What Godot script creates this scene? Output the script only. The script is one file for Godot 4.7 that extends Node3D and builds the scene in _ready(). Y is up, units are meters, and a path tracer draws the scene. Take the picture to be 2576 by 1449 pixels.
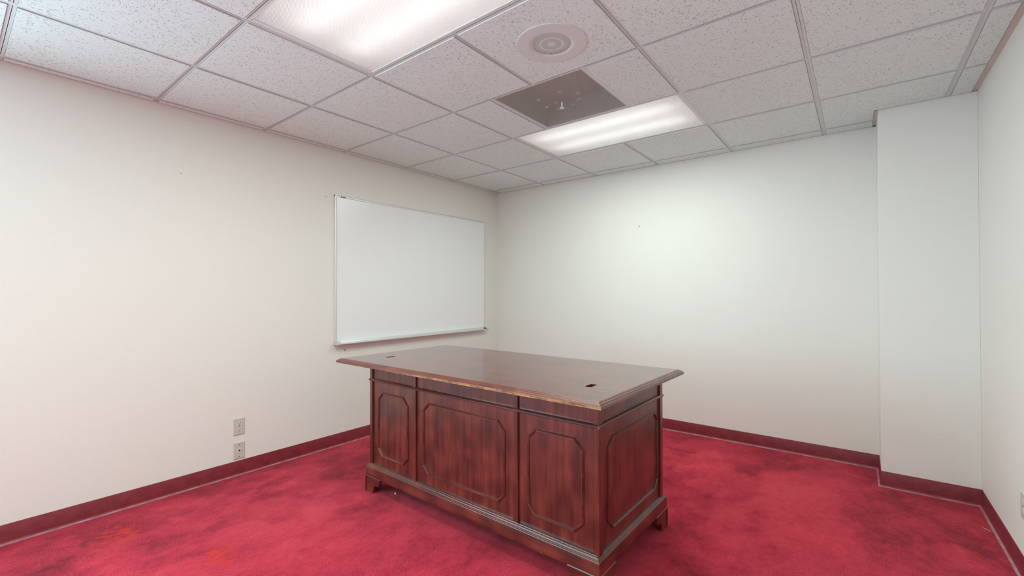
extends Node3D
# An empty office: two walls, a carpet, a tiled ceiling with two light troffers, a whiteboard and a mahogany desk.

const XL := -3.309      # left wall
const XR := 0.547       # right wall
const ZB := -3.979      # back wall
const ZW := 2.7         # wall behind the camera
const XC := 0.105       # pier: left face
const ZC := -3.642      # pier: front face
const H := 2.370        # underside of the ceiling grid
const TF := 2.3655      # face of the ceiling tiles, which hang below the grid
const G := 0.6096       # grid module
const U0 := -2.016      # grid origin
const V0 := -0.781
const CAM_Y := 1.228
const LAMP_ENERGY := 2.1
const FILL_ENERGY := 8.8  # strength of the fill light at the added window
const WZ0 := 0.40             # added window in the left wall, unseen behind the camera, for fill light
const WZ1 := 2.50
const WY0 := 0.70
const WY1 := 2.05
const LAMP_ROWS := [0, 3, -3]   # nearest grid line of each troffer; the third is added, unseen behind the camera, to brighten the room
const EXPOSURE := 1.28

var used := {}
var M := {}


func _ready() -> void:
	make_camera()
	make_environment()
	make_area_lights()
	make_materials()
	make_room()
	make_baseboards()
	make_ceiling()
	make_desk()
	make_whiteboard()
	make_lights()
	make_speaker()
	make_vent()
	make_outlets()
	make_small_things()


# ------------------------------------------------------------------ camera, sky, light

func make_camera() -> void:
	var c := Camera3D.new()
	c.name = "camera"
	c.fov = 65.802
	c.near = 0.02
	c.far = 50.0
	c.position = Vector3(0, CAM_Y, 0)
	c.basis = Basis(Vector3.UP, 0.66136) * Basis(Vector3.RIGHT, 0.008615) * Basis(Vector3.BACK, -0.003034)
	add_child(c)
	c.current = true


func make_environment() -> void:
	var e := Environment.new()
	e.background_mode = Environment.BG_COLOR
	e.background_color = Color(0.80, 0.90, 1.0)
	e.ambient_light_source = Environment.AMBIENT_SOURCE_DISABLED
	e.tonemap_mode = Environment.TONE_MAPPER_LINEAR
	e.tonemap_exposure = EXPOSURE
	e.sdfgi_enabled = true
	e.ssao_enabled = true
	e.ssil_enabled = true
	var w := WorldEnvironment.new()
	w.name = "world_environment"
	w.environment = e
	add_child(w)


func make_area_lights() -> void:
	for k in LAMP_ROWS:
		var l := AreaLight3D.new()
		l.name = "troffer_light"
		l.area_size = Vector2(2 * G - 0.06, G - 0.034)
		l.area_normalize_energy = true
		l.light_color = Color(0.94, 1.0, 0.96)
		l.light_energy = LAMP_ENERGY * (0.72 if k == 3 else 1.0)     # far lamp dimmed to soften its bright spot on the back wall
		l.shadow_enabled = true
		l.area_range = 12.0
		l.position = Vector3(U0 + G, H - 0.0006, V0 - G * (k + 0.5))
		l.rotation = Vector3(-PI / 2, 0, 0)
		add_child(l, true)
	# cool fill light at the added window behind the camera, lifts ceiling and walls
	var d := AreaLight3D.new()
	d.name = "window_fill_light"
	d.area_size = Vector2(WZ1 - WZ0 - 0.10, WY1 - WY0 - 0.10)
	d.area_normalize_energy = true
	d.light_color = Color(0.77, 0.94, 1.0)
	d.light_energy = FILL_ENERGY
	d.shadow_enabled = true
	d.area_range = 15.0
	d.position = Vector3(XL + 0.002, (WY0 + WY1) / 2, (WZ0 + WZ1) / 2)
	d.rotation.y = -PI / 2
	add_child(d)


# ------------------------------------------------------------------ node helpers

func numbered(called: String) -> String:
	used[called] = used.get(called, 0) + 1
	return called if used[called] == 1 else "%s_%03d" % [called, used[called] - 1]


func thing(called: String, label: String, category: String, at := Vector3.ZERO, turn := 0.0, group := "") -> Node3D:
	var o := Node3D.new()
	o.name = numbered(called)
	o.position = at
	o.rotation.y = turn
	o.set_meta("label", label)
	o.set_meta("category", category)
	if group:
		o.set_meta("group", group)
	add_child(o)
	return o


func structure(called: String, at := Vector3.ZERO) -> Node3D:
	var o := Node3D.new()
	o.name = called
	o.position = at
	o.set_meta("kind", "structure")
	add_child(o)
	return o


func part(called: String, st, m: Material, parent: Node, label := "") -> MeshInstance3D:
	var o := MeshInstance3D.new()
	o.name = called
	o.mesh = st.commit() if st is SurfaceTool else st
	o.material_override = m
	o.cast_shadow = GeometryInstance3D.SHADOW_CASTING_SETTING_ON
	if label:
		o.set_meta("label", label)
	parent.add_child(o, true)
	return o


# ------------------------------------------------------------------ mesh helpers

func mb() -> SurfaceTool:
	var st := SurfaceTool.new()
	st.begin(Mesh.PRIMITIVE_TRIANGLES)
	return st


# corners run counter-clockwise seen from outside
func tri(st: SurfaceTool, a: Vector3, b: Vector3, c: Vector3) -> void:
	var n := (b - a).cross(c - a).normalized()
	for v in [a, c, b]:
		st.set_normal(n)
		st.add_vertex(v)


func quad(st: SurfaceTool, a: Vector3, b: Vector3, c: Vector3, d: Vector3) -> void:
	var n := (c - a).cross(d - b).normalized()
	for v in [a, c, b, a, d, c]:
		st.set_normal(n)
		st.add_vertex(v)


func quad_uv(st: SurfaceTool, p: Array, uv: Array) -> void:
	var n: Vector3 = (p[2] - p[0]).cross(p[3] - p[1]).normalized()
	for i in [0, 2, 1, 0, 3, 2]:
		st.set_normal(n)
		st.set_uv(uv[i])
		st.add_vertex(p[i])


func quad_n(st: SurfaceTool, p: Array, n: Array) -> void:
	for i in [0, 2, 1, 0, 3, 2]:
		st.set_normal(n[i])
		st.add_vertex(p[i])


# box between two corners, its edges chamfered by ch
func box(st: SurfaceTool, a: Vector3, b: Vector3, ch := 0.0) -> void:
	var lo := Vector3(min(a.x, b.x), min(a.y, b.y), min(a.z, b.z))
	var hi := Vector3(max(a.x, b.x), max(a.y, b.y), max(a.z, b.z))
	var s := hi - lo
	var c: float = min(ch, 0.45 * min(s.x, min(s.y, s.z)))
	var mid := (lo + hi) / 2
	var h := s / 2
	for ax in 3:
		var u := (ax + 1) % 3
		var v := (ax + 2) % 3
		for sg in [-1.0, 1.0]:
			var pts := []
			for q in [[-1, -1], [1, -1], [1, 1], [-1, 1]]:
				var p := Vector3.ZERO
				p[ax] = sg * h[ax]
				p[u] = q[0] * (h[u] - c)
				p[v] = q[1] * (h[v] - c)
				pts.append(mid + p)
			if sg < 0:
				pts.reverse()
			quad(st, pts[0], pts[1], pts[2], pts[3])
	if c <= 0.0:
		return
	for ax in 3:
		var u := (ax + 1) % 3
		var v := (ax + 2) % 3
		for su in [-1.0, 1.0]:
			for sv in [-1.0, 1.0]:
				var pts := []
				for q in [[-1, 0], [1, 0], [1, 1], [-1, 1]]:
					var p := Vector3.ZERO
					p[ax] = q[0] * (h[ax] - c)
					p[u] = su * (h[u] - (c if q[1] == 1 else 0.0))
					p[v] = sv * (h[v] - (0.0 if q[1] == 1 else c))
					pts.append(mid + p)
				var n: Vector3 = (pts[2] - pts[0]).cross(pts[3] - pts[1])
				var o := Vector3.ZERO
				o[u] = su
				o[v] = sv
				if n.dot(o) < 0:
					pts.reverse()
				quad(st, pts[0], pts[1], pts[2], pts[3])
	for sx in [-1.0, 1.0]:
		for sy in [-1.0, 1.0]:
			for sz in [-1.0, 1.0]:
				var p0 := mid + Vector3(sx * h.x, sy * (h.y - c), sz * (h.z - c))
				var p1 := mid + Vector3(sx * (h.x - c), sy * h.y, sz * (h.z - c))
				var p2 := mid + Vector3(sx * (h.x - c), sy * (h.y - c), sz * h.z)
				if sx * sy * sz > 0:
					tri(st, p0, p1, p2)
				else:
					tri(st, p0, p2, p1)


# sweep a profile of (outward, up) points along a mitred path that lies across n; outward is path direction x n
func sweep(st: SurfaceTool, path: Array, n: Vector3, prof: Array, closed := false, caps := true) -> void:
	var k := path.size()
	var segs := k if closed else k - 1
	var dirs := []
	for i in segs:
		dirs.append((path[(i + 1) % k] - path[i]).normalized())
	var mit := []
	for i in k:
		var d0: Vector3 = dirs[(i - 1 + segs) % segs] if (closed or i > 0) else dirs[0]
		var d1: Vector3 = dirs[i % segs] if (closed or i < k - 1) else dirs[segs - 1]
		var o0 := d0.cross(n)
		var o1 := d1.cross(n)
		mit.append((o0 + o1) / (1.0 + o0.dot(o1)))
	var pn := []
	for j in prof.size() - 1:
		var d: Vector2 = (prof[j + 1] - prof[j]).normalized()
		pn.append(Vector2(d.y, -d.x))
	for i in segs:
		var a := i
		var b := (i + 1) % k
		var out: Vector3 = dirs[i].cross(n)
		for j in prof.size() - 1:
			var na: Vector2 = pn[j]
			var nb: Vector2 = pn[j]
			if j > 0 and pn[j].dot(pn[j - 1]) > 0.7:
				na = (pn[j] + pn[j - 1]).normalized()
			if j < pn.size() - 1 and pn[j].dot(pn[j + 1]) > 0.7:
				nb = (pn[j] + pn[j + 1]).normalized()
			var v := []
			for q in [[a, j], [b, j], [b, j + 1], [a, j + 1]]:
				v.append(path[q[0]] + mit[q[0]] * prof[q[1]].x + n * prof[q[1]].y)
			var n0 := out * na.x + n * na.y
			var n1 := out * nb.x + n * nb.y
			quad_n(st, v, [n0, n0, n1, n1])
	if not closed and caps and prof.size() > 2:
		var flat := PackedVector2Array(prof)
		var idx := Geometry2D.triangulate_polygon(flat)
		for e in 2:
			var i := 0 if e == 0 else k - 1
			for t in range(0, idx.size(), 3):
				var w := []
				for q in 3:
					var f: Vector2 = flat[idx[t + q]]
					w.append(path[i] + mit[i] * f.x + n * f.y)
				var nn: Vector3 = (w[1] - w[0]).cross(w[2] - w[0])
				var want: Vector3 = -dirs[0] if e == 0 else dirs[segs - 1]
				if nn.dot(want) < 0:
					tri(st, w[0], w[2], w[1])
				else:
					tri(st, w[0], w[1], w[2])


# lathe about an axis through at; profile of (radius, along axis); normals point to the right of the profile's run
func lathe(st: SurfaceTool, at: Vector3, axis: Vector3, prof: Array, n := 32) -> void:
	var u := axis.cross(Vector3.RIGHT if absf(axis.x) < 0.7 else Vector3.UP).normalized()
	var w := axis.cross(u)
	for j in prof.size() - 1:
		var d: Vector2 = prof[j + 1] - prof[j]
		var pn := Vector2(d.y, -d.x).normalized()
		for i in n:
			var a0 := TAU * i / n
			var a1 := TAU * (i + 1) / n
			var r0 := u * cos(a0) + w * sin(a0)
			var r1 := u * cos(a1) + w * sin(a1)
			var p := [at + r0 * prof[j].x + axis * prof[j].y, at + r1 * prof[j].x + axis * prof[j].y, at + r1 * prof[j + 1].x + axis * prof[j + 1].y, at + r0 * prof[j + 1].x + axis * prof[j + 1].y]
			quad_n(st, p, [r0 * pn.x + axis * pn.y, r1 * pn.x + axis * pn.y, r1 * pn.x + axis * pn.y, r0 * pn.x + axis * pn.y])


# a flat polygon given as (x, y) in the plane of ex, ey, pushed out along ex x ey by depth
func prism(st: SurfaceTool, at: Vector3, ex: Vector3, ey: Vector3, poly: Array, depth: float) -> void:
	var ez := ex.cross(ey)
	var pts := PackedVector2Array(poly)
	if Geometry2D.is_polygon_clockwise(pts):
		pts.reverse()
	var idx := Geometry2D.triangulate_polygon(pts)
	for t in range(0, idx.size(), 3):
		var w := []
		for q in 3:
			var f := pts[idx[t + q]]
			w.append(at + ex * f.x + ey * f.y)
		if (w[1] - w[0]).cross(w[2] - w[0]).dot(ez) < 0:
			w = [w[0], w[2], w[1]]
		tri(st, w[0] + ez * depth, w[1] + ez * depth, w[2] + ez * depth)
		tri(st, w[0], w[2], w[1])
	for i in pts.size():
		var a := at + ex * pts[i].x + ey * pts[i].y
		var f := pts[(i + 1) % pts.size()]
		var b := at + ex * f.x + ey * f.y
		quad(st, a, b, b + ez * depth, a + ez * depth)


# ------------------------------------------------------------------ textures and materials

func noise_bytes(seed_: int, freq: float, w: int, h: int, octaves := 3, seamless := false, warp := 0.0) -> PackedByteArray:
	var n := FastNoiseLite.new()
	n.seed = seed_
	n.noise_type = FastNoiseLite.TYPE_SIMPLEX_SMOOTH
	n.frequency = freq
	n.fractal_octaves = octaves
	if octaves == 1:
		n.fractal_type = FastNoiseLite.FRACTAL_NONE
	if warp > 0.0:
		n.domain_warp_enabled = true
		n.domain_warp_amplitude = warp
		n.domain_warp_frequency = freq * 0.7
	var im: Image = n.get_seamless_image(w, h, false, false, 0.1, true) if seamless else n.get_image(w, h, false, false, true)
	im.convert(Image.FORMAT_L8)
	return im.get_data()


func srgb8(lin: Vector3) -> PackedByteArray:
	var c := Color(lin.x, lin.y, lin.z).linear_to_srgb()
	return PackedByteArray([clampi(roundi(c.r * 255), 0, 255), clampi(roundi(c.g * 255), 0, 255), clampi(roundi(c.b * 255), 0, 255)])


# 256 colours between stops of [position, linear colour]
func ramp(stops: Array) -> Array:
	var out := []
	for i in 256:
		var t := i / 255.0
		var c: Vector3 = stops[0][1]
		for k in stops.size() - 1:
			if t >= stops[k][0]:
				c = stops[k][1].lerp(stops[k + 1][1], clampf((t - stops[k][0]) / (stops[k + 1][0] - stops[k][0]), 0, 1))
		out.append(srgb8(c))
	return out


func tex(w: int, h: int, data: PackedByteArray, format := Image.FORMAT_RGB8) -> ImageTexture:
	return ImageTexture.create_from_image(Image.create_from_data(w, h, false, format, data))


func mat(lin: Vector3, rough := 0.6, spec := 0.5, metal := 0.0) -> StandardMaterial3D:
	var m := StandardMaterial3D.new()
	m.albedo_color = Color(lin.x, lin.y, lin.z).linear_to_srgb()
	m.roughness = rough
	m.metallic_specular = spec
	m.metallic = metal
	return m


func triplanar(m: StandardMaterial3D, scale: float, world := false) -> void:
	m.uv1_triplanar = true
	m.uv1_world_triplanar = world
	m.uv1_triplanar_sharpness = 8.0
	m.uv1_scale = Vector3.ONE * scale


func make_materials() -> void:
	# painted plaster: a roller's fine stipple
	var wb := noise_bytes(11, 0.09, 512, 512, 3, true)
	var wall := mat(Vector3(0.825, 0.81, 0.765), 0.55, 0.4)
	wall.heightmap_enabled = true
	wall.heightmap_texture = tex(512, 512, wb, Image.FORMAT_L8)
	wall.heightmap_scale = 0.035
	triplanar(wall, 2.5, true)
	M.wall = wall
	M.angle = mat(Vector3(0.66, 0.61, 0.54), 0.5, 0.4)
	M.tee = mat(Vector3(0.68, 0.74, 0.74), 0.4, 0.5)
	M.tile_edge = mat(Vector3(0.57, 0.61, 0.60), 0.9, 0.2)     # edges coloured greyer to offset the window light they catch
	M.slab = mat(Vector3(0.35, 0.34, 0.33), 0.9, 0.2)
	M.tile = [tile_material(3), tile_material(4)]
	M.carpet = carpet_material()
	M.tuft = mat(Vector3(0.46, 0.028, 0.056), 1.0, 0.0)
	M.vinyl = vinyl_material()
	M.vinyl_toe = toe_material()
	M.wood_v = wood_material(21, true)
	M.wood_h = wood_material(22, false)
	M.wood_top = wood_material(23, false, true)
	M.raw_wood = raw_wood_material()
	M.dark = mat(Vector3(0.012, 0.011, 0.010), 0.7, 0.3)
	M.white_metal = mat(Vector3(0.78, 0.81, 0.80), 0.4, 0.5)
	M.lamp_metal = mat(Vector3(0.86, 0.86, 0.85), 0.35, 0.5)
	M.speaker = mat(Vector3(0.70, 0.745, 0.725), 0.45, 0.45)
	M.grille = mat(Vector3(0.60, 0.595, 0.57), 0.5, 0.4)
	M.duct = mat(Vector3(0.30, 0.295, 0.285), 0.5, 0.5)     # galvanised sheet
	M.clip = mat(Vector3(0.45, 0.44, 0.42), 0.5, 0.4)
	M.board = mat(Vector3(0.885, 0.895, 0.91), 0.24, 0.5)
	M.alu = mat(Vector3(0.74, 0.735, 0.72), 0.38, 0.5, 0.55)
	M.cap = mat(Vector3(0.60, 0.585, 0.55), 0.5, 0.4)
	M.black = mat(Vector3(0.02, 0.018, 0.016), 0.5, 0.4)
	M.plate = mat(Vector3(0.60, 0.575, 0.52), 0.4, 0.5)
	M.socket = mat(Vector3(0.66, 0.63, 0.57), 0.4, 0.5)
	M.steel = mat(Vector3(0.35, 0.34, 0.32), 0.35, 0.5, 0.9)
	M.brown = mat(Vector3(0.16, 0.10, 0.05), 0.6, 0.4)
	M.scrap = mat(Vector3(0.70, 0.66, 0.60), 0.8, 0.3)
	var tube := mat(Vector3(0.9, 0.9, 0.9), 0.5, 0.3)
	tube.emission_enabled = true
	tube.emission = Color(0.97, 1.0, 0.985)
	tube.emission_energy_multiplier = 2.9
	M.tube = tube
	var lens := mat(Vector3(0.92, 0.92, 0.91), 0.35, 0.5)
	lens.backlight_enabled = true
	lens.backlight = Color(1, 1, 1)
	M.lens = lens
	var glow := mat(Vector3(0.9, 0.9, 0.9), 0.4, 0.5)
	glow.emission_enabled = true
	glow.emission = Color(0.97, 1.0, 0.985)
	glow.emission_energy_multiplier = 0.8
	M.lens_glow = glow
	var glass := mat(Vector3(0.9, 0.95, 0.95), 0.0, 0.5)
	glass.transparency = BaseMaterial3D.TRANSPARENCY_ALPHA
	glass.albedo_color.a = 0.08
	M.glass = glass


# mineral-fibre tile: white paint, pits and worm-like fissures that expose the grey core
func tile_material(seed_: int) -> StandardMaterial3D:
	var rng := RandomNumberGenerator.new()
	rng.seed = seed_
	var w := 1024
	var ht := PackedFloat32Array()
	ht.resize(w * w)
	ht.fill(1.0)
	for k in 5200:    # pinholes
		var x := rng.randf() * w
		var y := rng.randf() * w
		var r := rng.randf_range(0.7, 1.5)
		dab(ht, w, x, y, r, rng.randf_range(0.35, 0.8))
	for k in 1150:    # fissures
		var x := rng.randf() * w
		var y := rng.randf() * w
		var a := rng.randf() * TAU
		var n := rng.randi_range(4, 17)
		var r := rng.randf_range(0.8, 1.9)
		var deep := rng.randf_range(0.5, 1.0)
		for s in n:
			dab(ht, w, x, y, r * (1.0 - 0.5 * absf(2.0 * s / n - 1.0)), deep)
			a += rng.randf_range(-0.55, 0.55)
			x += cos(a) * 1.3
			y += sin(a) * 1.3
	var grain := noise_bytes(seed_ + 40, 0.22, w, w, 2, true)
	var col := ramp([[0.0, Vector3(0.20, 0.195, 0.185)], [0.55, Vector3(0.56, 0.56, 0.54)], [0.85, Vector3(0.765, 0.87, 0.85)], [1.0, Vector3(0.80, 0.91, 0.89)]])
	var rgb := PackedByteArray()
	rgb.resize(w * w * 3)
	var hb := PackedByteArray()
	hb.resize(w * w)
	for i in w * w:
		var g := (grain[i] - 128) * 0.0011
		var c: PackedByteArray = col[clampi(int((ht[i] + g - 0.03) * 255.0), 0, 255)]
		rgb[3 * i] = c[0]
		rgb[3 * i + 1] = c[1]
		rgb[3 * i + 2] = c[2]
		hb[i] = clampi(int((ht[i] * 0.9 + g * 0.6) * 255.0), 0, 255)
	var m := mat(Vector3.ONE, 0.9, 0.25)
	m.albedo_texture = tex(w, w, rgb)
	m.heightmap_enabled = true
	m.heightmap_texture = tex(w, w, hb, Image.FORMAT_L8)
	m.heightmap_scale = 0.16
	return m


func dab(ht: PackedFloat32Array, w: int, x: float, y: float, r: float, deep: float) -> void:
	for dy in range(-2, 3):
		for dx in range(-2, 3):
			var px := int(x) + dx
			var py := int(y) + dy
			var d := Vector2(px + 0.5 - x, py + 0.5 - y).length()
			var k := clampf(r + 0.5 - d, 0.0, 1.0) * deep
			if k > 0.0:
				var i := posmod(py, w) * w + posmod(px, w)
				ht[i] = minf(ht[i], 1.0 - k)


# cut-pile carpet: the nap lies this way and that, so it is blotched; two bleached orange spots
func carpet_material() -> StandardMaterial3D:
	var w := 1536
	var h := 2048
	var a := noise_bytes(5, 0.0049, w, h, 3, false, 42.0)
	var b := noise_bytes(6, 0.012, w, h, 3, false, 25.0)
	var c := noise_bytes(7, 0.053, w, h, 3, false, 8.0)
	var f := noise_bytes(8, 0.36, w, h, 2)      # single tufts
	var col := ramp([[0.0, Vector3(0.16, 0.0055, 0.017)], [0.25, Vector3(0.265, 0.0100, 0.0265)], [0.50, Vector3(0.435, 0.0205, 0.044)], [0.75, Vector3(0.525, 0.032, 0.058)], [1.0, Vector3(0.60, 0.048, 0.078)]])
	var spots := [[-2.99, -0.555, 0.075, 0.05, 0.9], [-2.93, -0.60, 0.06, 0.04, 0.5], [-2.36, -0.805, 0.07, 0.035, 1.0], [-2.42, -0.79, 0.04, 0.03, 0.6]]
	var rgb := PackedByteArray()
	rgb.resize(w * h * 3)
	var sx := (XR - XL) / w
	var sz := (ZW - ZB) / h
	# where the nap is brushed flat (+) or stands up (-): x, z, radius, amount
	var nap := [[-0.53, -3.15, 0.38, 0.13], [-0.92, -3.2, 0.30, 0.12], [-0.28, -2.85, 0.42, 0.12], [-2.56, -1.16, 0.30, 0.13], [-2.1, -1.25, 0.30, 0.12], [-2.3, -0.85, 0.34, 0.08], [-0.4, -2.3, 0.4, 0.09], [0.22, -3.15, 0.30, -0.16], [0.0, -3.5, 0.22, -0.14], [-0.5, -3.72, 0.26, -0.10], [0.3, -2.7, 0.32, -0.12], [-2.95, -0.25, 0.38, -0.13], [-3.15, -0.6, 0.22, -0.10], [-3.14, -1.15, 0.24, -0.12], [-2.85, -1.75, 0.20, -0.10]]
	var brushed := PackedFloat32Array()
	brushed.resize(w * h)
	for p in nap:
		var reach: float = p[2] + 0.29
		for y in range(maxi(0, int((p[1] - reach - ZB) / sz)), mini(h, int((p[1] + reach - ZB) / sz))):
			for x in range(maxi(0, int((p[0] - reach - XL) / sx)), mini(w, int((p[0] + reach - XL) / sx))):
				var i := y * w + x
				var dx: float = XL + x * sx - p[0] + (b[i] - 128) * 0.0022
				var dz: float = ZB + y * sz - p[1] + (a[i] - 128) * 0.0022
				var q: float = 1.0 - (dx * dx + dz * dz) / (p[2] * p[2])
				if q > 0.0:
					brushed[i] += p[3] * minf(1.0, 2.2 * q)
	for y in h:
		for x in w:
			var i := y * w + x
			var v := 0.53 + brushed[i] + (a[i] - 128) * 0.0016 + (b[i] - 128) * 0.0017 + (c[i] - 128) * 0.0009 + (f[i] - 128) * 0.0030
			var t: PackedByteArray = col[clampi(int(v * 255.0), 0, 255)]
			rgb[3 * i] = t[0]
			rgb[3 * i + 1] = t[1]
			rgb[3 * i + 2] = t[2]
	for s in spots:
		var x0 := int((s[0] - XL) / sx)
		var y0 := int((s[1] - ZB) / sz)
		for y in range(y0 - 42, y0 + 43):
			for x in range(x0 - 58, x0 + 59):
				if x < 0 or y < 0 or x >= w or y >= h:
					continue
				var i := y * w + x
				var d := Vector2((x - x0) * sx / s[2], (y - y0) * sz / s[3]).length()
				var k: float = clampf(1.35 - d + (c[i] - 128) * 0.018 + (f[i] - 128) * 0.008, 0.0, 1.0) * s[4] * 0.75
				var o := [195, 47, 40]
				for q in 3:
					rgb[3 * i + q] = int(lerpf(rgb[3 * i + q], o[q], k))
	var m := mat(Vector3.ONE, 1.0, 0.0)
	m.albedo_texture = tex(w, h, rgb)
	m.rim_enabled = true
	m.rim = 0.25
	m.rim_tint = 1.0
	return m


func vinyl_material() -> StandardMaterial3D:
	var w := 512
	var a := noise_bytes(31, 0.02, w, w, 4, true)
	var col := ramp([[0.0, Vector3(0.175, 0.017, 0.026)], [0.5, Vector3(0.215, 0.022, 0.032)], [0.86, Vector3(0.24, 0.028, 0.038)], [1.0, Vector3(0.29, 0.06, 0.07)]])
	var rgb := PackedByteArray()
	rgb.resize(w * w * 3)
	for i in w * w:
		var t: PackedByteArray = col[a[i]]
		rgb[3 * i] = t[0]
		rgb[3 * i + 1] = t[1]
		rgb[3 * i + 2] = t[2]
	var m := mat(Vector3.ONE, 0.42, 0.5)
	m.albedo_texture = tex(w, w, rgb)
	triplanar(m, 1.3, true)
	return m


# pale toe: the highlight along its curve is painted in, with some scuffs and dust
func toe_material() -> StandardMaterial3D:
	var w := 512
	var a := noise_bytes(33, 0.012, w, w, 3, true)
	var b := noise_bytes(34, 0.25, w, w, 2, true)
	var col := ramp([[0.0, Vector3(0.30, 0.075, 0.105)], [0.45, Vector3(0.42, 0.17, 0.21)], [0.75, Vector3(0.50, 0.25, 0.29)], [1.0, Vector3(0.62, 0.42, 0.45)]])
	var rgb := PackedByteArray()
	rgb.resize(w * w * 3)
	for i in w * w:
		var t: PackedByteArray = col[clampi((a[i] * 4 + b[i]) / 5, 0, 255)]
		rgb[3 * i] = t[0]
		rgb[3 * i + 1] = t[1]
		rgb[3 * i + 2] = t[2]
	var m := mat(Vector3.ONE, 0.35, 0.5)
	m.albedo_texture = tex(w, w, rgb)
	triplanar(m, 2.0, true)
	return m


# mahogany veneer: long pores, broader figure and cloudy stain, under a worn satin lacquer
func wood_material(seed_: int, upright: bool, top := false) -> StandardMaterial3D:
	var w := 1024
	var fine := stretched(seed_, 0.30, w, 24, upright)
	var broad := stretched(seed_ + 100, 0.022, w, 40, upright)
	var cloud := noise_bytes(seed_ + 200, 0.0042, w, w, 2, true)
	var col := ramp([[0.0, Vector3(0.030, 0.0060, 0.0042)], [0.35, Vector3(0.075, 0.0135, 0.0085)], [0.62, Vector3(0.145, 0.0270, 0.0150)], [1.0, Vector3(0.26, 0.0560, 0.0280)]])
	var rgb := PackedByteArray()
	rgb.resize(w * w * 3)
	var ro := PackedByteArray()
	ro.resize(w * w)
	for i in w * w:
		var v := 0.5 + (fine[i] - 128) * 0.0010 + (broad[i] - 128) * (0.0020 if top else 0.0018) + (cloud[i] - 128) * (0.0009 if top else 0.0019)
		var t: PackedByteArray = col[clampi(int(v * 255.0), 0, 255)]
		rgb[3 * i] = t[0]
		rgb[3 * i + 1] = t[1]
		rgb[3 * i + 2] = t[2]
		ro[i] = clampi(int((50 if top else 84) + (fine[i] - 128) * (0.03 if top else 0.12)), 0, 255)
	var m := mat(Vector3.ONE, 1.0, 0.5)
	m.albedo_texture = tex(w, w, rgb)
	m.roughness_texture = tex(w, w, ro, Image.FORMAT_L8)
	m.roughness_texture_channel = BaseMaterial3D.TEXTURE_CHANNEL_RED
	m.roughness = 1.0
	if not top:
		m.clearcoat_enabled = true
		m.clearcoat = 0.7
		m.clearcoat_roughness = 0.32
	else:
		m.clearcoat_enabled = true
		m.clearcoat = 0.45
		m.clearcoat_roughness = 0.10
	triplanar(m, 1.15)
	return m


func stretched(seed_: int, freq: float, w: int, along: int, upright: bool) -> PackedByteArray:
	var n := FastNoiseLite.new()
	n.seed = seed_
	n.noise_type = FastNoiseLite.TYPE_SIMPLEX_SMOOTH
	n.frequency = freq
	n.fractal_octaves = 3
	var im: Image = n.get_seamless_image(w, along, false, false, 0.1, true)
	im.convert(Image.FORMAT_L8)
	im.resize(w, w, Image.INTERPOLATE_CUBIC)
	if not upright:
		im.rotate_90(CLOCKWISE)
	return im.get_data()


func raw_wood_material() -> StandardMaterial3D:
	var w := 512
	var fine := stretched(77, 0.10, w, 20, false)
	var cloud := noise_bytes(78, 0.02, w, w, 3, true)
	var col := ramp([[0.0, Vector3(0.13, 0.055, 0.025)], [0.5, Vector3(0.30, 0.145, 0.065)], [1.0, Vector3(0.50, 0.27, 0.125)]])
	var rgb := PackedByteArray()
	rgb.resize(w * w * 3)
	for i in w * w:
		var t: PackedByteArray = col[clampi(int((0.5 + (fine[i] - 128) * 0.005 + (cloud[i] - 128) * 0.003) * 255), 0, 255)]
		rgb[3 * i] = t[0]
		rgb[3 * i + 1] = t[1]
		rgb[3 * i + 2] = t[2]
	var m := mat(Vector3.ONE, 0.5, 0.4)
	m.albedo_texture = tex(w, w, rgb)
	triplanar(m, 3.0)
	return m


# ------------------------------------------------------------------ the room

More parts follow.
